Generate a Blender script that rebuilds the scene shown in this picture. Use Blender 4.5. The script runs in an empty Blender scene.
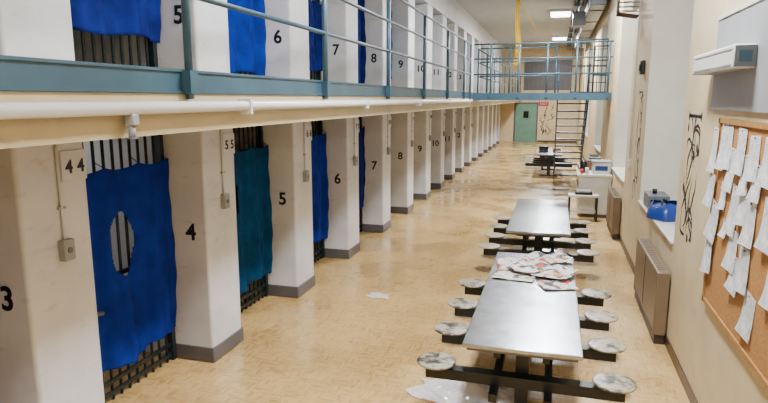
import bpy, bmesh, math, random
from mathutils import Vector, Matrix
random.seed(7)
S = bpy.context.scene
COL = S.collection

# ------------------------------------------------------------ materials
def lin(c):
    out = []
    for v in c[:3]:
        v = v/255.0
        out.append(v/12.92 if v <= 0.04045 else ((v+0.055)/1.055)**2.4)
    return (*out, 1.0)

def mat(name, col, rough=0.6, metal=0.0, var=0.06, vscale=3.0, bump=0.0, bscale=60.0, emit=None, estr=0.0, spec=None, scuff=0.0):
    m = bpy.data.materials.new(name); m.use_nodes = True
    nt = m.node_tree; b = nt.nodes['Principled BSDF']
    b.inputs['Roughness'].default_value = rough
    b.inputs['Metallic'].default_value = metal
    if spec is not None: b.inputs['Specular IOR Level'].default_value = spec
    tc = nt.nodes.new('ShaderNodeTexCoord')
    n = nt.nodes.new('ShaderNodeTexNoise'); n.inputs['Scale'].default_value = vscale
    n.inputs['Detail'].default_value = 5
    nt.links.new(tc.outputs['Object'], n.inputs['Vector'])
    r = nt.nodes.new('ShaderNodeValToRGB')
    c = lin(col)
    r.color_ramp.elements[0].position = 0.3; r.color_ramp.elements[1].position = 0.7
    r.color_ramp.elements[0].color = tuple([x*(1-var*2) for x in c[:3]])+(1,)
    r.color_ramp.elements[1].color = tuple([min(1, x*(1+var)) for x in c[:3]])+(1,)
    nt.links.new(n.outputs['Fac'], r.inputs['Fac'])
    out = r.outputs['Color']
    if scuff > 0:   # sparse dirty rub marks in the paint
        mp = nt.nodes.new('ShaderNodeMapping'); mp.inputs['Scale'].default_value = (2.5, 2.5, 7)
        nt.links.new(tc.outputs['Object'], mp.inputs['Vector'])
        n3 = nt.nodes.new('ShaderNodeTexNoise'); n3.inputs['Scale'].default_value = 1.6; n3.inputs['Detail'].default_value = 9; n3.inputs['Roughness'].default_value = .7
        nt.links.new(mp.outputs[0], n3.inputs['Vector'])
        r3 = nt.nodes.new('ShaderNodeValToRGB'); r3.color_ramp.elements[0].position = .56; r3.color_ramp.elements[1].position = .72
        r3.color_ramp.elements[0].color = (0, 0, 0, 1); r3.color_ramp.elements[1].color = (scuff, scuff, scuff, 1)
        nt.links.new(n3.outputs['Fac'], r3.inputs['Fac'])
        mx = nt.nodes.new('ShaderNodeMix'); mx.data_type = 'RGBA'
        mx.inputs[7].default_value = (c[0]*.45, c[1]*.42, c[2]*.38, 1)
        nt.links.new(r3.outputs[0], mx.inputs[0]); nt.links.new(out, mx.inputs[6]); out = mx.outputs[2]
    nt.links.new(out, b.inputs['Base Color'])
    if bump > 0:
        n2 = nt.nodes.new('ShaderNodeTexNoise'); n2.inputs['Scale'].default_value = bscale
        nt.links.new(tc.outputs['Object'], n2.inputs['Vector'])
        bp = nt.nodes.new('ShaderNodeBump'); bp.inputs['Strength'].default_value = bump
        bp.inputs['Distance'].default_value = 0.01
        nt.links.new(n2.outputs['Fac'], bp.inputs['Height'])
        nt.links.new(bp.outputs['Normal'], b.inputs['Normal'])
    if emit:
        b.inputs['Emission Color'].default_value = lin(emit)
        b.inputs['Emission Strength'].default_value = estr
    return m

def floor_mat():
    m = bpy.data.materials.new('floor_vinyl_tile'); m.use_nodes = True
    nt = m.node_tree; N = nt.nodes; L = nt.links; b = N['Principled BSDF']
    tc = N.new('ShaderNodeTexCoord')
    def streak(sx, sy):
        mp = N.new('ShaderNodeMapping'); mp.inputs['Scale'].default_value = (sx, sy, 1)
        L.new(tc.outputs['Object'], mp.inputs['Vector'])
        n = N.new('ShaderNodeTexNoise'); n.inputs['Scale'].default_value = 1.0
        n.inputs['Detail'].default_value = 3
        L.new(mp.outputs[0], n.inputs['Vector']); return n
    a = streak(6, 34); c = streak(34, 6)
    ch = N.new('ShaderNodeTexChecker'); ch.inputs['Scale'].default_value = 6.56
    L.new(tc.outputs['Object'], ch.inputs['Vector'])
    mx = N.new('ShaderNodeMix'); mx.data_type = 'FLOAT'
    L.new(ch.outputs['Fac'], mx.inputs[0]); L.new(a.outputs['Fac'], mx.inputs[2]); L.new(c.outputs['Fac'], mx.inputs[3])
    r = N.new('ShaderNodeValToRGB')
    r.color_ramp.elements[0].position = 0.34; r.color_ramp.elements[0].color = lin((180, 142, 84))
    r.color_ramp.elements[1].position = 0.54; r.color_ramp.elements[1].color = lin((208, 174, 114))
    L.new(mx.outputs[0], r.inputs['Fac'])
    big = N.new('ShaderNodeTexNoise'); big.inputs['Scale'].default_value = 1.1; big.inputs['Detail'].default_value = 6
    L.new(tc.outputs['Object'], big.inputs['Vector'])
    r2 = N.new('ShaderNodeValToRGB')
    r2.color_ramp.elements[0].position = 0.32; r2.color_ramp.elements[0].color = (0.8, 0.78, 0.76, 1)
    r2.color_ramp.elements[1].position = 0.58; r2.color_ramp.elements[1].color = (1, 1, 1, 1)
    L.new(big.outputs['Fac'], r2.inputs['Fac'])
    mm = N.new('ShaderNodeMix'); mm.data_type = 'RGBA'; mm.blend_type = 'MULTIPLY'; mm.inputs[0].default_value = 1
    L.new(r.outputs[0], mm.inputs[6]); L.new(r2.outputs[0], mm.inputs[7])
    # tile seams
    br = N.new('ShaderNodeTexBrick'); br.offset = 0.0; br.inputs['Scale'].default_value = 3.28
    br.inputs['Brick Width'].default_value = 1.0; br.inputs['Row Height'].default_value = 1.0
    br.inputs['Mortar Size'].default_value = 0.008
    br.inputs['Color1'].default_value = (1, 1, 1, 1); br.inputs['Color2'].default_value = (.94, .94, .93, 1)
    br.inputs['Mortar'].default_value = (0.72, 0.68, 0.6, 1)
    L.new(tc.outputs['Object'], br.inputs['Vector'])
    m2 = N.new('ShaderNodeMix'); m2.data_type = 'RGBA'; m2.blend_type = 'MULTIPLY'; m2.inputs[0].default_value = 1
    L.new(mm.outputs[2], m2.inputs[6]); L.new(br.outputs['Color'], m2.inputs[7])
    L.new(m2.outputs[2], b.inputs['Base Color'])
    rr = N.new('ShaderNodeMapRange'); rr.inputs[1].default_value = .3; rr.inputs[2].default_value = .7
    rr.inputs[3].default_value = 0.12; rr.inputs[4].default_value = 0.45
    L.new(big.outputs['Fac'], rr.inputs[0]); L.new(rr.outputs[0], b.inputs['Roughness'])
    b.inputs['Specular IOR Level'].default_value = .65
    cw = N.new('ShaderNodeMapRange'); cw.inputs[1].default_value = .4; cw.inputs[2].default_value = .6
    cw.inputs[3].default_value = .55; cw.inputs[4].default_value = .15
    L.new(big.outputs['Fac'], cw.inputs[0]); L.new(cw.outputs[0], b.inputs['Coat Weight']); b.inputs['Coat Roughness'].default_value = .14
    return m

def speckle_mat(name, c1, c2, scale, p0, p1, rough=0.45, metal=0.0):
    m = bpy.data.materials.new(name); m.use_nodes = True
    nt = m.node_tree; N = nt.nodes; L = nt.links; b = N['Principled BSDF']
    tc = N.new('ShaderNodeTexCoord'); n = N.new('ShaderNodeTexNoise')
    n.inputs['Scale'].default_value = scale; n.inputs['Detail'].default_value = 8; n.inputs['Roughness'].default_value = .7
    oi = N.new('ShaderNodeObjectInfo'); ad = N.new('ShaderNodeVectorMath'); ad.operation = 'ADD'
    sc = N.new('ShaderNodeMath'); sc.operation = 'MULTIPLY'; sc.inputs[1].default_value = 37.0
    L.new(oi.outputs['Random'], sc.inputs[0]); L.new(tc.outputs['Object'], ad.inputs[0]); L.new(sc.outputs[0], ad.inputs[1])
    L.new(ad.outputs[0], n.inputs['Vector'])
    r = N.new('ShaderNodeValToRGB'); r.color_ramp.elements[0].position = p0; r.color_ramp.elements[1].position = p1
    r.color_ramp.elements[0].color = lin(c1); r.color_ramp.elements[1].color = lin(c2)
    L.new(n.outputs['Fac'], r.inputs['Fac']); L.new(r.outputs[0], b.inputs['Base Color'])
    b.inputs['Roughness'].default_value = rough; b.inputs['Metallic'].default_value = metal
    return m

def paper_mat(name, axis='Z', base=(238, 236, 230), ink=(120, 120, 125), lines=34.0, photo=False):
    m = bpy.data.materials.new(name); m.use_nodes = True
    nt = m.node_tree; N = nt.nodes; L = nt.links; b = N['Principled BSDF']
    tc = N.new('ShaderNodeTexCoord')
    w = N.new('ShaderNodeTexWave'); w.bands_direction = axis; w.inputs['Scale'].default_value = lines
    L.new(tc.outputs['Object'], w.inputs['Vector'])
    n = N.new('ShaderNodeTexNoise'); n.inputs['Scale'].default_value = 22.0
    L.new(tc.outputs['Object'], n.inputs['Vector'])
    mu = N.new('ShaderNodeMath'); mu.operation = 'MULTIPLY'
    L.new(w.outputs['Fac'], mu.inputs[0]); L.new(n.outputs['Fac'], mu.inputs[1])
    r = N.new('ShaderNodeValToRGB'); r.color_ramp.elements[0].position = .28; r.color_ramp.elements[1].position = .5
    r.color_ramp.elements[0].color = lin(base); r.color_ramp.elements[1].color = lin(ink)
    L.new(mu.outputs[0], r.inputs['Fac'])
    out = r.outputs[0]
    if photo:
        v = N.new('ShaderNodeTexVoronoi'); v.inputs['Scale'].default_value = 24.0
        L.new(tc.outputs['Object'], v.inputs['Vector'])
        hs = N.new('ShaderNodeValToRGB'); hs.color_ramp.interpolation = 'CONSTANT'
        cols = [(60, 56, 58), (190, 60, 40), (90, 90, 96), (200, 160, 60), (50, 70, 110), (150, 120, 100)]
        hs.color_ramp.elements[0].color = lin(cols[0]); hs.color_ramp.elements[1].color = lin(cols[1]); hs.color_ramp.elements[1].position = .3
        for i, c in enumerate(cols[2:]):
            e = hs.color_ramp.elements.new(.42+.12*i); e.color = lin(c)
        L.new(v.outputs['Color'], hs.inputs['Fac'])
        oi = N.new('ShaderNodeObjectInfo'); ad = N.new('ShaderNodeVectorMath'); ad.operation = 'ADD'
        sc = N.new('ShaderNodeMath'); sc.operation = 'MULTIPLY'; sc.inputs[1].default_value = 23.0
        L.new(oi.outputs['Random'], sc.inputs[0]); L.new(tc.outputs['Object'], ad.inputs[0]); L.new(sc.outputs[0], ad.inputs[1])
        n3 = N.new('ShaderNodeTexNoise'); n3.inputs['Scale'].default_value = 9.0
        L.new(ad.outputs[0], n3.inputs['Vector'])
        r3 = N.new('ShaderNodeValToRGB'); r3.color_ramp.elements[0].position = .53; r3.color_ramp.elements[1].position = .55
        L.new(n3.outputs['Fac'], r3.inputs['Fac'])
        mx = N.new('ShaderNodeMix'); mx.data_type = 'RGBA'
        L.new(r3.outputs[0], mx.inputs[0]); L.new(out, mx.inputs[6]); L.new(hs.outputs[0], mx.inputs[7])
        out = mx.outputs[2]
    L.new(out, b.inputs['Base Color']); b.inputs['Roughness'].default_value = .7
    return m

M_floor = floor_mat()
M_white = mat('white_wall_paint', (208, 210, 217), .38, var=.06, bump=.06, scuff=.5)
M_beige = mat('beige_wall_paint', (214, 195, 156), .5, var=.05, bump=.05, bscale=30, scuff=.3)
M_fascia = mat('beige_fascia_paint', (186, 170, 134), .45, var=.06, scuff=.5)
M_reveal = mat('window_reveal_paint', (216, 210, 194), .5, var=.03, scuff=.2)
M_ceil = mat('ceiling_paint', (170, 175, 179), .7, var=.04)
M_base = mat('grey_cove_base', (86, 83, 86), .4, var=.08)
M_brownbase = mat('brown_cove_base', (78, 58, 44), .4, var=.08)
M_teal = mat('teal_steel_paint', (50, 80, 96), .34, var=.12)
M_tealdk = mat('dark_teal_bar_paint', (20, 34, 42), .4, var=.12)
M_cell = mat('cell_interior_paint', (160, 160, 158), .8, var=.1)
M_blue = mat('blue_curtain_cloth', (18, 46, 146), .9, var=.2, vscale=5, spec=.1)
M_blue2 = mat('navy_curtain_cloth', (16, 32, 104), .9, var=.2, vscale=5, spec=.1)
M_cyan = mat('teal_curtain_cloth', (14, 66, 112), .9, var=.2, vscale=5, spec=.1)
M_ink = mat('black_number_paint', (10, 10, 12), .5)
M_pipe = mat('white_pipe_paint', (216, 218, 222), .3, var=.03)
M_steel = mat('stainless_table_steel', (186, 189, 196), .26, metal=.9, var=.14, vscale=7)
M_steeledge = mat('steel_edge', (110, 112, 116), .35, metal=.8)
M_black = mat('black_steel_paint', (8, 16, 20), .35, var=.1)
M_seat = speckle_mat('scuffed_seat_steel', (52, 50, 48), (168, 158, 140), 9, .42, .54, .35)
M_seat2 = speckle_mat('worn_seat_paint', (96, 92, 84), (182, 170, 148), 8, .38, .5, .35)
M_cork = speckle_mat('cork', (154, 104, 52), (188, 138, 76), 60, .35, .65, .9)
M_wood = mat('light_wood_frame', (170, 122, 66), .5, var=.12, vscale=20)
M_paper = paper_mat('notice_paper', 'Z', base=(226, 227, 228))
M_news = paper_mat('newsprint', 'Y', base=(228, 227, 222), ink=(110, 110, 114), lines=28, photo=True)
M_heater = mat('brown_heater_enamel', (112, 94, 74), .4, var=.05)
M_heaterdk = mat('heater_grille_dark', (56, 46, 38), .5)
M_lamp = mat('fluorescent_diffuser', (255, 255, 250), .5, emit=(250, 252, 255), estr=12.0)
M_green = mat('green_door_paint', (104, 148, 130), .4)
M_red = mat('red_sign', (190, 30, 26), .4)
M_yellow = mat('yellow_cloth', (222, 180, 14), .8)
M_grey = mat('grey_panel_paint', (146, 148, 152), .5, var=.05)
M_duct = mat('galvanised_duct', (100, 106, 110), .4, metal=.5)
M_brown = mat('rust_brown_metal', (80, 52, 34), .5)
M_bag = mat('blue_plastic', (26, 56, 130), .35)
M_cardbrown = mat('brown_cardboard', (110, 74, 48), .8)
M_counter = mat('counter_laminate', (212, 210, 202), .4)
M_screen = mat('dark_glass', (12, 14, 18), .15)
M_mid = mat('mid_grey_enamel', (96, 102, 108), .4)

def glass():
    m = bpy.data.materials.new('window_glass'); m.use_nodes = True
    nt = m.node_tree; nt.nodes.clear()
    o = nt.nodes.new('ShaderNodeOutputMaterial'); t = nt.nodes.new('ShaderNodeBsdfTransparent')
    g = nt.nodes.new('ShaderNodeBsdfGlossy'); g.inputs['Roughness'].default_value = .05
    mx = nt.nodes.new('ShaderNodeMixShader'); mx.inputs[0].default_value = .08
    nt.links.new(t.outputs[0], mx.inputs[1]); nt.links.new(g.outputs[0], mx.inputs[2]); nt.links.new(mx.outputs[0], o.inputs[0])
    return m
M_glass = glass()
def plastic():
    m = bpy.data.materials.new('clear_plastic_film'); m.use_nodes = True
    nt = m.node_tree; nt.nodes.clear()
    o = nt.nodes.new('ShaderNodeOutputMaterial'); t = nt.nodes.new('ShaderNodeBsdfTransparent')
    g = nt.nodes.new('ShaderNodeBsdfPrincipled'); g.inputs['Roughness'].default_value = .1
    g.inputs['Base Color'].default_value = (.86, .87, .9, 1)
    mx = nt.nodes.new('ShaderNodeMixShader'); mx.inputs[0].default_value = .7
    nt.links.new(t.outputs[0], mx.inputs[1]); nt.links.new(g.outputs[0], mx.inputs[2]); nt.links.new(mx.outputs[0], o.inputs[0])
    return m
M_film = plastic()

# ------------------------------------------------------------ mesh builder
class MB:
    def __init__(s): s.bm = bmesh.new(); s.mats = []
    def mi(s, m):
        if m not in s.mats: s.mats.append(m)
        return s.mats.index(m)
    def _tag(s, verts, m, smooth=False):
        i = s.mi(m)
        fs = set(f for v in verts for f in v.link_faces)
        for f in fs: f.material_index = i; f.smooth = smooth
    def box(s, x0, x1, y0, y1, z0, z1, m, rot=None):
        mt = Matrix.Translation(((x0+x1)/2, (y0+y1)/2, (z0+z1)/2))
        if rot is not None: mt = mt @ rot
        mt = mt @ Matrix.Diagonal((abs(x1-x0), abs(y1-y0), abs(z1-z0), 1))
        r = bmesh.ops.create_cube(s.bm, size=1, matrix=mt); s._tag(r['verts'], m)
        return r['verts']
    def bbox(s, x0, x1, y0, y1, z0, z1, m, bev=.01, seg=2):
        vs = s.box(x0, x1, y0, y1, z0, z1, m)
        es = list(set(e for v in vs for e in v.link_edges))
        i = s.mi(m)
        r = bmesh.ops.bevel(s.bm, geom=es, offset=bev, segments=seg, affect='EDGES', profile=.5)
        for f in r['faces']: f.material_index = i; f.smooth = True
    def cyl(s, p0, p1, r, m, seg=12, r2=None, caps=True):
        p0 = Vector(p0); p1 = Vector(p1); d = p1-p0
        q = d.to_track_quat('Z', 'Y').to_matrix().to_4x4()
        mt = Matrix.Translation((p0+p1)/2) @ q
        res = bmesh.ops.create_cone(s.bm, cap_ends=caps, segments=seg, radius1=r, radius2=r if r2 is None else r2, depth=d.length, matrix=mt)
        s._tag(res['verts'], m)
        for v in res['verts']:
            for f in v.link_faces:
                if len(f.verts) == 4: f.smooth = True
    def sph(s, p, r, m, sc=(1, 1, 1)):
        res = bmesh.ops.create_uvsphere(s.bm, u_segments=12, v_segments=8, radius=r, matrix=Matrix.Translation(p) @ Matrix.Diagonal((*sc, 1)))
        s._tag(res['verts'], m, True)
    def tube(s, pts, r, m, seg=8):
        for a, b in zip(pts[:-1], pts[1:]): s.cyl(a, b, r, m, seg)
        for p in pts[1:-1]: s.sph(p, r, m)
    def lathe(s, c, prof, m, seg=32):
        i = s.mi(m); rings = []
        for (r, z) in prof:
            rings.append([s.bm.verts.new((c[0]+r*math.cos(2*math.pi*k/seg), c[1]+r*math.sin(2*math.pi*k/seg), c[2]+z)) for k in range(seg)])
        for a, b in zip(rings[:-1], rings[1:]):
            for k in range(seg):
                f = s.bm.faces.new((a[k], a[(k+1) % seg], b[(k+1) % seg], b[k])); f.material_index = i; f.smooth = True
        for rg, rev in ((rings[0], True), (rings[-1], False)):
            f = s.bm.faces.new(list(reversed(rg)) if rev else rg); f.material_index = i
    def grid(s, nu, nv, fn, m, hole=None, smooth=True):
        i = s.mi(m)
        vs = [[s.bm.verts.new(fn(a/nu, b/nv)) for b in range(nv+1)] for a in range(nu+1)]
        for a in range(nu):
            for b in range(nv):
                if hole and hole((a+.5)/nu, (b+.5)/nv): continue
                f = s.bm.faces.new((vs[a][b], vs[a+1][b], vs[a+1][b+1], vs[a][b+1])); f.material_index = i; f.smooth = smooth
        lo = [v for row in vs for v in row if not v.link_faces]
        for v in lo: s.bm.verts.remove(v)
    def done(s, name, parent=None, solid=0, origin=None):
        vs = s.bm.verts
        mn = Vector([min(v.co[k] for v in vs) for k in range(3)]); mx = Vector([max(v.co[k] for v in vs) for k in range(3)])
        o = Vector(((mn.x+mx.x)/2, (mn.y+mx.y)/2, mn.z)) if origin is None else Vector(origin)
        for v in vs: v.co -= o
        me = bpy.data.meshes.new(name); s.bm.to_mesh(me); s.bm.free()
        for m in s.mats: me.materials.append(m)
        ob = bpy.data.objects.new(name, me); COL.objects.link(ob)
        ob['wo'] = list(o)
        if parent is not None:
            ob.parent = parent; ob.location = o - Vector(parent['wo'])
        else: ob.location = o
        if solid:
            md = ob.modifiers.new('thickness', 'SOLIDIFY'); md.thickness = solid
        return ob

def simple(name, b, m, parent=None, bev=0):
    x = MB()
    if bev: x.bbox(*b, m, bev)
    else: x.box(*b, m)
    return x.done(name, parent)

def text(name, s, size, loc, rot, m, parent, ext=.0015, bold=.0):
    cu = bpy.data.curves.new('t', 'FONT'); cu.body = s; cu.size = size; cu.extrude = ext; cu.offset = bold
    cu.align_x = 'CENTER'; cu.align_y = 'CENTER'
    t = bpy.data.objects.new('t', cu); COL.objects.link(t)
    bpy.context.view_layer.update()
    me = bpy.data.meshes.new_from_object(t.evaluated_get(bpy.context.evaluated_depsgraph_get()))
    bpy.data.objects.remove(t)
    me.materials.clear(); me.materials.append(m)
    ob = bpy.data.objects.new(name, me); COL.objects.link(ob)
    ob.rotation_euler = rot
    ob.parent = parent; ob.location = Vector(loc) - Vector(parent['wo'])
    return ob

# ------------------------------------------------------------ dimensions
Y0, Y1 = -3.0, 35.9
XF, XD, XB = -3.05, -3.48, -5.6      # pier front, door plane, cell back
XW, XO = 1.2, 1.95                    # right wall inner / outer
ZC = 5.4
P0, PW, PITCH = 2.72, 0.55, 1.942
XE = -2.05                            # walkway edge
def py(k): return P0 + PITCH*(k-3)

# ------------------------------------------------------------ room shell
simple('floor', (XB, XO, Y0, Y1, -.1, 0), M_floor)
simple('ceiling', (XB, XO, Y0, Y1, ZC, ZC+.1), M_ceil)
simple('wall_back', (XB, XO, Y0-.2, Y0, 0, ZC), M_beige)
simple('wall_end', (XB, XO, Y1, Y1+.2, 0, ZC), M_beige)
simple('wall_left', (XB-.15, XB, Y0, Y1, 0, ZC), M_cell)
simple('wall_left_header', (-4.2, XF, Y0, Y1, 4.75, ZC), M_white)
# right wall with window bays
w = MB()
bays = [(6.38, 8.96), (11.0, 13.3), (17.0, 19.5), (24, 26.5)]
ys = Y0
for (a, b) in bays:
    w.box(XW, XO, ys, a, 0, ZC, M_beige)
    w.box(XW, XO, a, b, 0, 1.05, M_beige)
    w.box(XW, XO, a, b, 4.7, ZC, M_beige)
    ys = b
w.box(XW, XO, ys, Y1, 0, ZC, M_beige)
for (a, b) in bays:  # lighter painted reveals
    w.box(XW+.001, XO, b-.004, b, 1.05, 4.7, M_reveal)
    w.box(XW+.001, XO, a, a+.004, 1.05, 4.7, M_reveal)
wall_r = w.done('wall_right')
for i, (a, b) in enumerate(bays):
    w = MB(); x0, x1 = 1.78, 1.84
    a += .006; b -= .006
    w.box(x0, x1, a, a+.07, 1.06, 4.69, M_white); w.box(x0, x1, b-.07, b, 1.06, 4.69, M_white)
    w.box(x0, x1, a, b, 1.06, 1.13, M_white); w.box(x0, x1, a, b, 4.62, 4.69, M_white)
    for k in range(1, 4):
        y = a+(b-a)*k/4; w.box(x0+.01, x1-.01, y-.02, y+.02, 1.1, 4.65, M_white)
    for k in range(1, 6):
        z = 1.06+3.63*k/6; w.box(x0+.01, x1-.01, a, b, z-.02, z+.02, M_white)
    w.box(1.808, 1.812, a+.05, b-.05, 1.1, 4.65, M_glass)
    w.done('window_%d' % (i+1))
    t = MB(); t.bbox(XW-.03, 1.77, a, b, 1.052, 1.085, M_counter, .008); t.done('trim_%d' % (i+1))
t = MB()
t.box(XW-.012, XW-.001, Y0+.02, Y1-.02, 0.002, .11, M_brownbase)
t.done('baseboard_right')
t = MB(); t.box(-1.0, XW-.02, Y1-.012, Y1-.001, 0.002, .11, M_brownbase); t.done('baseboard_end')

# ------------------------------------------------------------ piers, both tiers
piers = {}
for tier in (0, 1):
    zb = 0 if tier == 0 else 2.535
    zt = 2.34 if tier == 0 else 4.75
    for k in range(1, 20):
        y = py(k)
        w = MB()
        w.bbox(XB+.01, XF, y, y+PW, zb+.002, zt-.002, M_white, .025, 3)
        p = w.done('cell_pier'); piers[(tier, k)] = p
        b = MB(); b.bbox(XD-.02, XF+.012, y-.012, y+PW+.012, zb+.003, zb+.15, M_base, .01); b.done('cove_base', p)
        lab = str(k if tier == 0 else k+1)
        zn = 1.27 if tier == 0 else 3.22
        if k < 13:
            text('cell_number', lab, .215, (-3.22, y-.003, zn), (math.pi/2, 0, 0), M_ink, p, bold=.0055)
        if tier == 0 and k < 14:
            # number plate + conduit + call box
            b = MB(); b.bbox(XF, XF+.012, y+.33, y+PW-.01, 1.97, 2.17, M_white, .004); b.done('number_plate', p)
            text('plate_number', str(k+1), .12, (XF+.014, y+.39, 2.06), (math.pi/2, 0, math.pi/2), M_ink, p, bold=.003)
            text('plate_number', str(k+1), .12, (XF+.014, y+.49, 2.06), (math.pi/2, 0, math.pi/2), M_ink, p, bold=.003)
            b = MB()
            b.cyl((XF+.012, y+.3, 1.58), (XF+.012, y+.3, 2.33), .009, M_white, 8)
            b.bbox(XF, XF+.05, y+.255, y+.345, 1.46, 1.6, M_grey, .006)
            b.cyl((XF+.05, y+.3, 1.53), (XF+.056, y+.3, 1.53), .02, M_mid, 12)
            b.box(XF, XF+.02, y+.27, y+.33, 1.8, 1.815, M_grey)
            b.done('call_box', p)

# ------------------------------------------------------------ barred doors
def bar_door(tier, k):
    y0 = py(k)+PW+.015; y1 = py(k+1)-.015
    zb, zt = (0.004, 2.335) if tier == 0 else (2.54, 4.74)
    w = MB(); x = XD
    w.box(x-.03, x+.03, y0, y0+.05, zb, zt, M_tealdk)
    w.box(x-.03, x+.03, y1-.05, y1, zb, zt, M_tealdk)
    n = 13
    for i in range(1, n):
        y = y0+(y1-y0)*i/n
        w.cyl((x, y, zb), (x, y, zt), .013, M_tealdk, 8)
    for z in (zb+.06, zb+.16, zb+1.05, zb+1.9, zt-.12):
        w.box(x-.012, x+.012, y0+.03, y1-.03, z-.018, z+.018, M_tealdk)
    if tier == 0:
        # steel jamb strip with lock case, handle and hinge barrels beside the pier
        w.box(x+.03, x+.045, y0, y0+.09, zb, 1.98, M_teal)
        w.bbox(x+.045, x+.16, y0+.0, y0+.15, .84, 1.02, M_teal, .008)
        w.cyl((x+.15, y0+.07, .93), (x+.23, y0+.07, .93), .016, M_steeledge, 8)
        w.cyl((x+.23, y0+.03, .93), (x+.25, y0+.22, .9), .016, M_steeledge, 8)
        w.bbox(x+.045, x+.13, y0, y0+.12, 1.28, 1.4, M_tealdk, .006)
        w.bbox(x+.045, x+.12, y0, y0+.1, 1.7, 1.78, M_tealdk, .006)
        w.cyl((x+.1, y0+.05, .3), (x+.1, y0+.05, 1.95), .012, M_tealdk, 8)
    return w.done('cell_door')
doors = {}
for tier in (0, 1):
    for k in range(1, 19): doors[(tier, k)] = bar_door(tier, k)
# added, made-up lamp boxes in the cells; one lit to brighten its interior
for tier in (0, 1):
    zt = 2.3 if tier == 0 else 4.6
    for k in range(2, 9):
        yc = py(k)+PW+(PITCH-PW)/2
        w = MB(); w.bbox(XB+.003, XB+.07, yc-.2, yc+.2, zt-.35, zt-.2, M_lamp if tier == 0 and k == 3 else M_counter, .02); o = w.done('added_cell_lamp')
        if tier == 0 and k == 3:
            ld = bpy.data.lights.new('cell_fill_light', 'POINT'); ld.energy = 9; ld.shadow_soft_size = .1  # added fill light, lightens the cell behind the curtain hole
            lo = bpy.data.objects.new('cell_fill_light', ld); COL.objects.link(lo); lo.parent = o; lo.location = (.25, 0, .05)

def curtain(tier, k, m, z0, z1, ya=.05, yb=.97, hole=None, ph=0.0, slant=0.0):
    y0 = py(k)+PW; y1 = py(k+1); W = y1-y0
    A = y0+W*ya; B = y0+W*yb
    def fn(u, v):
        y = A+(B-A)*u
        zl = z0+slant*(1-u)+.02*math.sin(u*9+ph)
        tp = z1-.035*abs(math.sin(u*math.pi*3))
        z = zl+(tp-zl)*v
        f = (1-v)*.7+.3
        x = XD+.095+.036*f*math.sin(u*17+ph+v*1.5)+.014*math.sin(u*43+ph*2)*f + .012*math.sin(v*7+u*5)+.005*math.sin(v*31+u*23)
        return (x, y+.012*math.sin(v*5+ph), z)
    h = None
    if hole:
        cy, cz, ry, rz = hole
        def h(u, v):
            yy = A+(B-A)*u; zz = z0+(z1-z0)*v
            return ((yy-y0-cy)/ry)**2+((zz-cz)/rz)**2 < 1
    w = MB(); w.grid(110, 130 if hole else 40, fn, m, h)
    for u in (0.02, .33, .67, .98):
        p = fn(u, 1); w.cyl(p, (XD+.012, p[1], p[2]+.05), .004, m, 6)
    w.done('door_curtain', None, .003)
curtain(0, 3, M_blue, .33, 1.97, .075, .985, (.68, 1.36, .15, .27), .4, -.03)
curtain(0, 4, M_cyan, .33, 1.95, .1, .98, (.5, 1.4, .12, .2), 1.7)
curtain(0, 5, M_blue, .35, 2.0, .08, .98, None, 2.6)
curtain(0, 6, M_blue2, .5, 2.0, .05, .98, None, .6)
curtain(0, 2, M_blue, .35, 1.95, .05, .98, None, .6)
curtain(0, 9, M_cyan, .6, 2.0, .1, .98, None, .6)
curtain(1, 3, M_blue2, 3.0, 4.3, .02, .98, None, 1.1)
curtain(1, 4, M_blue, 2.78, 4.3, .05, .98, None, 2.1)
curtain(1, 6, M_blue2, 2.75, 4.3, .05, .98, None, 2.1)
curtain(1, 7, M_cyan, 2.9, 4.3, .05, .98, None, .1)
curtain(1, 5, M_blue2, 2.9, 3.9, .35, .98, None, .1)

# ------------------------------------------------------------ walkway
w = MB()
w.box(XB+.005, XE-.1, Y0+.01, Y1-.01, 2.36, 2.53, M_fascia)
w.box(XE-.1, XE, Y0+.01, Y1-.01, 2.31, 2.53, M_fascia)
w.box(XE-.1, XE+.012, Y0+.01, Y1-.01, 2.532, 2.55, M_teal)
w.box(XE-.01, XE+.002, Y0+.01, Y1-.01, 2.55, 2.65, M_teal)
w.box(XE-.1, XE+.012, Y0+.01, Y1-.01, 2.65, 2.665, M_teal)
walk = w.done('upper_walkway')
w = MB()
w.cyl((XE+.05, Y0+.02, 2.455), (XE+.05, 35.8, 2.455), .032, M_pipe, 16)
for y in [1.0+2.6*i for i in range(13)]:
    w.box(XE+.0, XE+.09, y-.012, y+.012, 2.4, 2.5, M_pipe)
w.bbox(XE+.02, XE+.075, 2.44, 2.49, 2.37, 2.43, M_grey, .008)
w.cyl((XE+.045, 2.465, 2.31), (XE+.045, 2.465, 2.37), .018, M_grey, 10)
w.cyl((XE+.045, 2.465, 2.305), (XE+.045, 2.465, 2.312), .03, M_mid, 10)
w.done('sprinkler_pipe', walk)

rails_z = (3.78, 3.44, 3.08)
def railing(name, segs, posts, parent):
    w = MB()
    for (a, b) in segs:
        for z in rails_z: w.cyl((a[0], a[1], z), (b[0], b[1], z), .018, M_teal, 10)
    for (x, y) in posts:
        w.cyl((x, y, 2.5), (x, y, 3.79), .024, M_teal, 10)
        w.box(x-.035, x+.035, y-.04, y+.04, 2.53, 2.66, M_teal)
    return w.done(name, parent)
XR = XE+.025
railing('walkway_railing', [((XR, Y0+.05), (XR, 14.6)), ((XR, 15.85), (XR, 35.8))],
        [(XR, 3.0+2.1*i) for i in range(-2, 6)]+[(XR, 14.5)]+[(XR, 15.95+2.1*i) for i in range(10)], walk)
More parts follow.
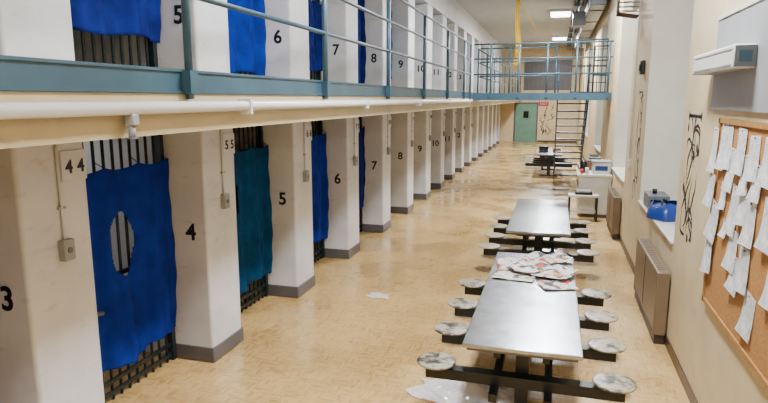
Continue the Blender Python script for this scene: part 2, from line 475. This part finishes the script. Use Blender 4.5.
# crosswalk bridge
w = MB(); xb = XE+.09
w.box(xb, XW-.01, 14.6, 15.8, 2.52, 2.6, M_grey)
w.box(xb, XW-.01, 14.56, 14.6, 2.47, 2.64, M_teal)
w.box(xb, XW-.01, 15.8, 15.84, 2.47, 2.64, M_teal)
bridge = w.done('crosswalk_bridge')
railing('crosswalk_railing', [((xb, 14.58), (XW-.03, 14.58)), ((xb, 15.81), (-.06, 15.81)), ((.84, 15.81), (XW-.03, 15.81))],
        [(x, 14.58) for x in (-1.55, -.9, -.25, .4, 1.1)]+[(x, 15.81) for x in (-1.2, -.06, .84)], bridge)
w = MB()
for i in range(9): w.cyl((.32+.1*i, 15.7, 2.6), (.32+.1*i, 15.7, 3.95), .011, M_tealdk, 6)
for z in (2.66, 3.3, 3.93): w.box(.3, 1.14, 15.69, 15.71, z-.02, z+.02, M_tealdk)
for z in (2.9, 3.1, 3.5, 3.7): w.box(.7, 1.14, 15.694, 15.706, z-.01, z+.01, M_tealdk)
w.done('barred_gate', bridge)
# stairs
w = MB(); n = 13; ya, yb = 15.92, 19.2; zt = 2.6
for i in range(1, n):
    y = ya+(yb-ya)*(i-.5)/n; z = zt*(1-i/n)
    w.box(.03, .75, y-.02, y+.26, z-.035, z, M_tealdk)
for x in (.0, .75):
    L = math.hypot(yb-ya, zt); ang = -math.atan2(zt, yb-ya)
    w.box(x, x+.03, (ya+yb)/2-L/2+.06, (ya+yb)/2+L/2-.12, zt/2-.1, zt/2+.08, M_teal, rot=Matrix.Rotation(ang, 4, 'X'))
    for j in range(4):
        f = (j+.3)/4; y = ya+(yb-ya)*f; z = zt*(1-f)
        w.cyl((x+.015, y, z), (x+.015, y, z+.9), .018, M_teal, 8)
    for h in (.5, .9):
        w.cyl((x+.015, ya+(yb-ya)*.05, zt*.95+h), (x+.015, ya+(yb-ya)*.92, zt*.08+h), .018, M_teal, 8)
st = w.done('steel_staircase')

# ------------------------------------------------------------ dining tables
TX = -.16
def table(cy, mats):
    w = MB(); hw, hl = .42, 1.36
    w.bbox(TX-hw, TX+hw, cy-hl, cy+hl, .716, .75, M_steel, .008)
    w.box(TX-hw+.03, TX+hw-.03, cy-hl+.03, cy+hl-.03, .69, .716, M_steeledge)
    w.box(TX-.2, TX-.15, cy-hl+.1, cy+hl-.1, .62, .69, M_black); w.box(TX+.15, TX+.2, cy-hl+.1, cy+hl-.1, .62, .69, M_black)
    for y in (cy-.95, cy+.95):
        w.box(TX-.3, TX+.3, y-.04, y+.04, .6, .69, M_black)
        w.box(TX-.05, TX+.05, y-.05, y+.05, .02, .62, M_black)
        w.box(TX-.28, TX+.28, y-.06, y+.06, .003, .03, M_black)
    for dx in (-.2, .2):
        w.box(TX+dx-.03, TX+dx+.03, cy-1.25, cy+1.25, .26, .325, M_black)
    seats = [cy-1.05+.7*i for i in range(4)]
    for i, y in enumerate(seats):
        w.box(TX-.74, TX+.74, y-.05, y+.05, .32, .405, M_black)
    top = w.done('dining_table')
    for i, y in enumerate(seats):
        for sx in (-1, 1):
            x = TX+sx*.665
            s = MB()
            s.cyl((x, y, .405), (x, y, .43), .05, M_black, 16)
            s.cyl((x, y, .42), (x, y, .432), .1, M_black, 20)
            s.lathe((x, y, .43), [(.13, 0), (.152, .004), (.156, .012), (.152, .02), (.14, .023), (.02, .023)], mats[(i+(sx > 0)) % len(mats)])
            s.done('stool_seat', top)
    return top
t1 = table(5.41, [M_seat]); 
t2 = table(9.3, [M_seat2]); t3 = table(21.0, [M_seat2]); 

# newspapers on the near table
def news(cx, cy, a, w_, h_, z, curl, ph):
    w = MB(); ca, sa = math.cos(a), math.sin(a)
    def fn(u, v):
        x = (u-.5)*w_; y = (v-.5)*h_
        zz = z+.006+curl*abs(math.sin(u*math.pi*2+ph))*(.4+.6*v)+curl*.4*math.sin(v*9+ph)*math.sin(u*7+ph)+.3*curl
        return (cx+x*ca-y*sa, cy+x*sa+y*ca, zz)
    w.grid(24, 18, fn, M_news)
    return w.done('newspaper', None, .002)
news(-.25, 6.22, .15, .56, .44, .752, .02, 0)
news(.0, 6.0, -.35, .5, .42, .766, .026, 1)
news(-.02, 6.52, .5, .5, .36, .757, .03, 2)
news(-.32, 5.86, -.1, .4, .38, .752, .012, .6)
news(.08, 5.62, .35, .32, .28, .752, .01, .2)
news(-.18, 6.02, .6, .42, .32, .79, .02, 1.6)

# ------------------------------------------------------------ litter
def film(name, cx, cy, sx, sy, h, seed):
    rnd = random.Random(seed); ph = [rnd.uniform(0, 6) for _ in range(6)]
    w = MB()
    def fn(u, v):
        r = math.hypot(u-.5, v-.5)
        z = .006+h*max(0, 1-r*2)*(.5+.5*math.sin(u*13+ph[0])*math.sin(v*15+ph[1]))+.012*abs(math.sin(u*31+ph[2]+v*17))
        return (cx+(u-.5)*sx*(1+.15*math.sin(v*7+ph[3])), cy+(v-.5)*sy*(1+.2*math.sin(u*8+ph[4])), z)
    w.grid(36, 36, fn, M_film, smooth=False); w.done(name)
film('plastic_wrapper', -2.08, 6.95, .26, .18, .04, 2)
film('plastic_bag', -.62, 4.7, .9, .44, .16, 5)

# ------------------------------------------------------------ heaters
def heater(y0, y1):
    w = MB()
    w.bbox(1.06, XW-.015, y0, y1, .1, .77, M_heater, .012)
    w.box(1.08, XW-.02, y0+.02, y1-.02, .003, .1, M_heaterdk)
    for i in range(18):
        y = y0+.12+(y1-y0-.24)*i/17
        w.box(1.09, 1.16, y-.01, y+.01, .769, .7715, M_heaterdk)
    w.box(1.056, 1.061, y0+.04, y1-.04, .12, .16, M_heaterdk)
    w.box(1.056, 1.061, (y0+y1)/2-.003, (y0+y1)/2+.003, .18, .74, M_heaterdk)
    w.done('radiator_cabinet')
heater(6.3, 7.9); heater(11.1, 12.4)

# ------------------------------------------------------------ bulletin board
w = MB(); by0, by1, bz0, bz1 = 2.7, 4.97, .94, 2.36; f = .035
w.box(XW-.018, XW-.001, by0, by1, bz0, bz1, M_cork)
for b in ((by0, by1, bz0, bz0+f), (by0, by1, bz1-f, bz1), (by0, by0+f, bz0, bz1), (by1-f, by1, bz0, bz1)):
    w.box(XW-.03, XW-.001, *b, M_wood)
bb = w.done('bulletin_board')
papers = [(5.0, 2.12, .14, .34, .05), (4.8, 2.16, .17, .34, .03), (4.66, 2.16, .16, .3, -.04), (4.54, 2.02, .16, .3, .1), (4.36, 2.16, .18, .3, .03), (4.24, 2.02, .15, .26, -.1), (4.1, 2.14, .2, .28, -.05), (3.98, 2.0, .16, .22, .08), (3.82, 2.14, .2, .28, .04),
          (4.98, 1.82, .18, .26, .1), (4.68, 1.82, .13, .2, -.08), (4.4, 1.76, .18, .34, .12), (4.22, 1.82, .16, .24, -.1), (4.04, 1.74, .2, .28, -.03), (3.7, 1.8, .22, .3, .02),
          (4.84, 1.6, .22, .3, .22), (4.9, 1.36, .2, .34, -.15), (4.34, 1.5, .2, .28, .04), (4.22, 1.36, .18, .24, .15), (4.06, 1.44, .2, .28, -.06), (3.9, 1.2, .2, .28, .1), (3.55, 1.5, .2, .28, 0), (4.56, 1.6, .1, .12, .1),
          (3.4, 2.1, .2, .28, 0), (3.2, 1.7, .2, .28, .05)]
for i, (y, z, pw, ph, a) in enumerate(papers):
    w = MB(); x = XW-.032-.0012*(i % 5) if y > 4.8 else XW-.021-.0012*(i % 5)
    ca, sa = math.cos(a), math.sin(a)
    def fn(u, v):
        dy = (u-.5)*pw; dz = (v-.5)*ph
        return (x-.035*(1-v)**3*(.3+u*.6), y+dy*ca-dz*sa, z+dy*sa+dz*ca)
    w.grid(4, 8, fn, M_paper); w.sph((x-.003, y, z+ph*.45), .006, [M_red, M_bag, M_yellow][i % 3])
    w.done('pinned_notice', bb)

# grey boarded panel and box fixture above it
w = MB(); w.box(XW-.02, XW-.001, 2.4, 5.3, 2.42, 3.1, M_grey); w.box(XW-.028, XW-.001, 2.4, 5.3, 3.1, 3.13, M_reveal); w.done('wall_panel')
w = MB()
w.bbox(1.05, XW-.022, 4.25, 5.42, 2.69, 2.84, M_counter, .01)
w.box(1.046, 1.05, 4.3, 5.36, 2.71, 2.72, M_grey); w.box(1.046, 1.05, 4.3, 5.36, 2.81, 2.815, M_grey)
w.box(1.055, XW-.025, 4.243, 4.252, 2.7, 2.83, M_mid)
w.box(1.08, XW-.05, 4.238, 4.243, 2.73, 2.8, M_teal)
w.box(1.08, 1.15, 4.35, 5.3, 2.686, 2.69, M_grey)
w.done('wall_strip_light')

# ------------------------------------------------------------ ink drawing on right wall
def drawing(y, z0, z1, seed, spread, ns=9, name='wall_ink_drawing'):
    rnd = random.Random(seed); w = MB(); x = XW-.0025
    for s in range(ns):
        cy = y+rnd.uniform(-spread, spread)*.5; cz = rnd.uniform(z0, z1)
        ang = rnd.choice([1, -1])*math.pi/2+rnd.uniform(-.6, .6); pts = []; turn = rnd.uniform(-.35, .35)
        for k in range(14):
            pts.append((x, cy, cz)); ang += turn+rnd.uniform(-.3, .3)
            cy += .045*math.cos(ang); cz += .045*math.sin(ang)
            cz = min(max(cz, z0), z1); cy = min(max(cy, y-spread), y+spread)
        for j, (a, b) in enumerate(zip(pts[:-1], pts[1:])):
            if (Vector(a)-Vector(b)).length > .004:
                w.cyl(a, b, .003+.013*math.sin(math.pi*j/12), M_ink, 6)
        if s % 2: w.sph((x, cy, cz), .028, M_ink, (.3, 1, 1.5))
    for v in w.bm.verts: v.co.x = x+(v.co.x-x)*.12
    return w.done(name)
drawing(5.9, 1.25, 2.35, 3, .24, 20); drawing(9.6, 1.0, 2.6, 9, .2, 16)
# ------------------------------------------------------------ small wall fixtures
w = MB(); w.bbox(XW-.06, XW-.001, 9.4, 9.55, 2.85, 3.05, M_black, .01); w.cyl((XW-.06, 9.47, 2.95), (XW-.075, 9.47, 2.95), .05, M_tealdk, 16); w.done('wall_bell')
w = MB(); w.cyl((XW-.02, 10.3, 1.5), (XW-.02, 10.3, ZC-.01), .014, M_pipe, 8); w.bbox(XW-.05, XW-.001, 10.25, 10.35, 1.4, 1.52, M_counter, .006); w.done('wall_conduit')
# wire cage light on wall
w = MB(); cx, cy, cz = 1.0, 11.3-.7, 4.0
for i in range(9):
    y = cy-.2+.05*i
    w.tube([(XW-.01, y, cz+.2), (cx-.12, y, cz+.15), (cx-.12, y, cz-.15), (XW-.01, y, cz-.2)], .007, M_brown, 6)
for z in (-.14, -.07, 0, .07, .14):
    w.tube([(XW-.01, cy-.2, cz+z), (cx-.125, cy-.19, cz+z), (cx-.125, cy+.19, cz+z), (XW-.01, cy+.2, cz+z)], .007, M_brown, 6)
w.bbox(XW-.1, XW-.001, cy-.08, cy+.08, cz-.08, cz+.08, M_counter, .02)
w.done('caged_wall_light')

# ------------------------------------------------------------ items on the sill
w = MB()
w.grid(24, 16, lambda u, v: (1.32+(.2+.025*math.sin(u*25))*math.cos(2*math.pi*u)*(1-.3*v**3), 7.7+(.32+.02*math.sin(u*38))*math.sin(2*math.pi*u)*(1-.3*v**3), 1.09+.17*v+.02*math.sin(u*19)*v), M_bag)
w.box(1.19, 1.45, 7.5, 7.9, 1.19, 1.23, M_bag)
w.tube([(1.27, 7.6, 1.22), (1.28, 7.66, 1.3), (1.33, 7.76, 1.3), (1.36, 7.82, 1.22)], .012, M_black); w.done('blue_bag')
w = MB(); w.bbox(1.2, 1.45, 8.15, 8.62, 1.088, 1.27, M_mid, .006); w.box(1.22, 1.42, 8.14, 8.15, 1.12, 1.22, M_screen); w.cyl((1.3, 8.4, 1.27), (1.3, 8.4, 1.33), .03, M_black); w.done('clock_radio')

# ------------------------------------------------------------ white cabinet counter with boxes and clutter
w = MB()
w.bbox(.5, XW-.015, 13.05, 14.4, .88, .93, M_counter, .008)
w.box(.55, XW-.015, 13.1, 14.35, .08, .88, M_reveal); w.box(.6, XW-.015, 13.15, 14.3, .003, .08, M_base)
for i in range(3):
    w.box(.54, .55, 13.14+.4*i, 13.5+.4*i, .12, .84, M_counter); w.cyl((.53, 13.45+.4*i, .6), (.53, 13.45+.4*i, .72), .008, M_steeledge, 6)
for (a, b) in ((.58, .85), (.88, 1.16)):
    w.box(a, b, 13.09, 13.1, .12, .6, M_counter); w.box(a, b, 13.09, 13.1, .63, .84, M_counter)
w.done('service_counter')
w = MB(); w.bbox(.8, 1.15, 13.2, 13.6, .933, 1.16, M_counter, .006); w.box(.78, 1.17, 13.18, 13.62, 1.16, 1.2, M_grey); w.box(.85, 1.1, 13.196, 13.2, 1.0, 1.1, M_bag); w.done('white_storage_box')
w = MB(); w.bbox(.7, 1.1, 13.8, 14.25, .933, 1.12, M_cardbrown, .006)
for i in range(5): w.box(.72+.01*i, 1.04-.02*i, 13.84, 14.2, 1.12+.03*i, 1.145+.03*i, M_paper if i % 2 else M_black)
w.done('document_box')
w = MB(); w.lathe((.62, 13.4, .933), [(.06, 0), (.075, .1), (.07, .22), (.04, .27)], M_black, 20); w.tube([(.55, 13.4, 1.0), (.5, 13.4, 1.06), (.55, 13.4, 1.14)], .01, M_black); w.done('coffee_urn')
w = MB()
for i, (x, y, h, m) in enumerate([(.58, 13.15, .1, M_red), (.68, 13.12, .14, M_counter), (.66, 13.65, .12, M_bag), (.55, 13.7, .16, M_counter)]):
    w.lathe((x, y, .933), [(.03, 0), (.038, h*.6), (.036, h), (.02, h)], m, 14)
w.done('drinking_cups')
w = MB(); w.bbox(.32, .92, 12.66, 12.96, .5, .54, M_counter, .006)
for x in (.35, .89):
    for y in (12.69, 12.93): w.box(x-.02, x+.02, y-.02, y+.02, .003, .5, M_black)
w.box(.34, .9, 12.7, 12.92, .18, .2, M_counter)
w.done('side_table')
w = MB(); w.bbox(.45, .8, 12.72, 12.92, .543, .6, M_black, .01); w.box(.5, .75, 12.74, 12.9, .6, .63, M_paper); w.done('book_stack')
# things on far table
w = MB(); w.bbox(-.5, -.2, 20.4, 20.7, .753, .95, M_black, .02); w.box(-.47, -.23, 20.39, 20.4, .79, .92, M_screen); w.done('portable_television')
w = MB(); w.bbox(-.05, .2, 20.5, 20.9, .753, .86, M_cardbrown, .01); w.done('storage_box')

# ------------------------------------------------------------ end wall door, sign, mural
w = MB(); dx0, dx1 = -2.3, -1.1
w.box(dx0-.08, dx0, Y1-.05, Y1-.001, .003, 2.3, M_base); w.box(dx1, dx1+.08, Y1-.05, Y1-.001, .003, 2.3, M_base); w.box(dx0-.08, dx1+.08, Y1-.05, Y1-.001, 2.22, 2.3, M_base)
w.box(dx0, dx1, Y1-.035, Y1-.001, .003, 2.22, M_green); w.box(dx0+.45, dx0+.75, Y1-.04, Y1-.034, 1.4, 1.8, M_screen)
w.cyl((dx1-.12, Y1-.1, 1.0), (dx1-.12, Y1-.03, 1.0), .03, M_steeledge)
w.done('door_1')
w = MB(); w.box(-1.0, -.45, Y1-.04, Y1-.001, 2.1, 2.35, M_red)
s = w.done('exit_sign'); text('exit_text', 'EXIT', .2, (-.72, Y1-.043, 2.22), (math.pi/2, 0, 0), M_white, s)
rnd = random.Random(4); w = MB()
for i in range(26):
    a = (rnd.uniform(-.85, -.2), rnd.uniform(.5, 1.9)); b = (a[0]+rnd.uniform(-.2, .2), a[1]+rnd.uniform(-.35, .35))
    w.cyl((a[0], Y1-.004, a[1]), (b[0], Y1-.004, b[1]), .02, M_ink, 6)
for v in w.bm.verts: v.co.y = Y1-.004+(v.co.y-Y1+.004)*.1
w.done('wall_mural')
w = MB(); w.box(-1.9, .7, Y1-.04, Y1-.001, 3.0, 4.7, M_base)
for i in range(11): w.box(-1.88+.255*i, -1.86+.255*i, Y1-.06, Y1-.04, 3.02, 4.68, M_mid)
w.done('window_5')

# ------------------------------------------------------------ ceiling services
lights = [(-1.0, 200), (4.5, 460), (13.0, 540), (21.5, 600), (30.0, 600)]
for y, en in lights:
    w = MB()
    w.bbox(-.37, .33, y-.62, y+.62, ZC-.09, ZC-.003, M_white, .01)
    w.bbox(-.33, .29, y-.58, y+.58, ZC-.11, ZC-.088, M_lamp, .008)
    o = w.done('ceiling_light')
    ld = bpy.data.lights.new('lamp', 'AREA'); ld.shape = 'RECTANGLE'; ld.size = .6; ld.size_y = 1.15; ld.energy = en
    ld.color = (.97, .985, 1.0)
    lo = bpy.data.objects.new('lamp', ld); COL.objects.link(lo); lo.parent = o
    lo.location = Vector((-.02, y, ZC-.125))-Vector(o['wo'])
w = MB()
w.bbox(.7, 1.1, 16.5, 30, 4.85, 5.2, M_duct, .02)
for y in (17.5, 20, 22.5, 25, 27.5):
    w.box(.68, 1.12, y-.03, y+.03, 4.83, 5.22, M_duct); w.cyl((.9, y, 5.2), (.9, y, 5.395), .015, M_duct, 6)
w.bbox(.35, .72, 19.4, 20.2, 4.7, 5.1, M_duct, .02)
w.done('ventilation_duct')
w = MB()
w.cyl((.55, 6, 5.25), (.55, 35.8, 5.25), .04, M_duct, 10); w.cyl((.42, 6, 5.3), (.42, 35.8, 5.3), .025, M_duct, 8)
for i in range(12): w.box(.36, .62, 7+2.4*i, 7.04+2.4*i, 5.2, 5.398, M_duct)
w.done('ceiling_pipes')
w = MB(); bx, by = -1.05, 16.1
def fn(u, v): return (bx+(u-.5)*(.07+.1*(1-v))+.03*math.sin(v*6), by+.03*math.sin(u*12), 3.35+1.65*v)
w.grid(12, 30, fn, M_yellow); w.cyl((bx, by, 4.98), (bx, by, 5.398), .006, M_ink, 6)
w.cyl((bx, by, 4.95), (bx+.5, by, 4.2), .01, M_yellow, 6)
w.done('hanging_banner', None, .004)

# ------------------------------------------------------------ world
wd = bpy.data.worlds.new('World'); S.world = wd; wd.use_nodes = True
bg = wd.node_tree.nodes['Background']
sky = wd.node_tree.nodes.new('ShaderNodeTexSky'); sky.sky_type = 'HOSEK_WILKIE'; sky.turbidity = 6
sky.sun_direction = (-.3, .3, .8)
mixn = wd.node_tree.nodes.new('ShaderNodeMix'); mixn.data_type = 'RGBA'; mixn.inputs[0].default_value = .7
mixn.inputs[7].default_value = (.9, .95, 1, 1)
wd.node_tree.links.new(sky.outputs[0], mixn.inputs[6]); wd.node_tree.links.new(mixn.outputs[2], bg.inputs['Color'])
bg.inputs['Strength'].default_value = 1.2

# ------------------------------------------------------------ camera
cd = bpy.data.cameras.new('Camera'); cam = bpy.data.objects.new('Camera', cd); COL.objects.link(cam)
cd.sensor_width = 36; cd.lens = 590/768*36; cd.clip_start = .05; cd.clip_end = 200
cam.location = (0, 0, 2.5)
cam.rotation_euler = (math.radians(90-9.86), 0, math.radians(16.11))
S.camera = cam
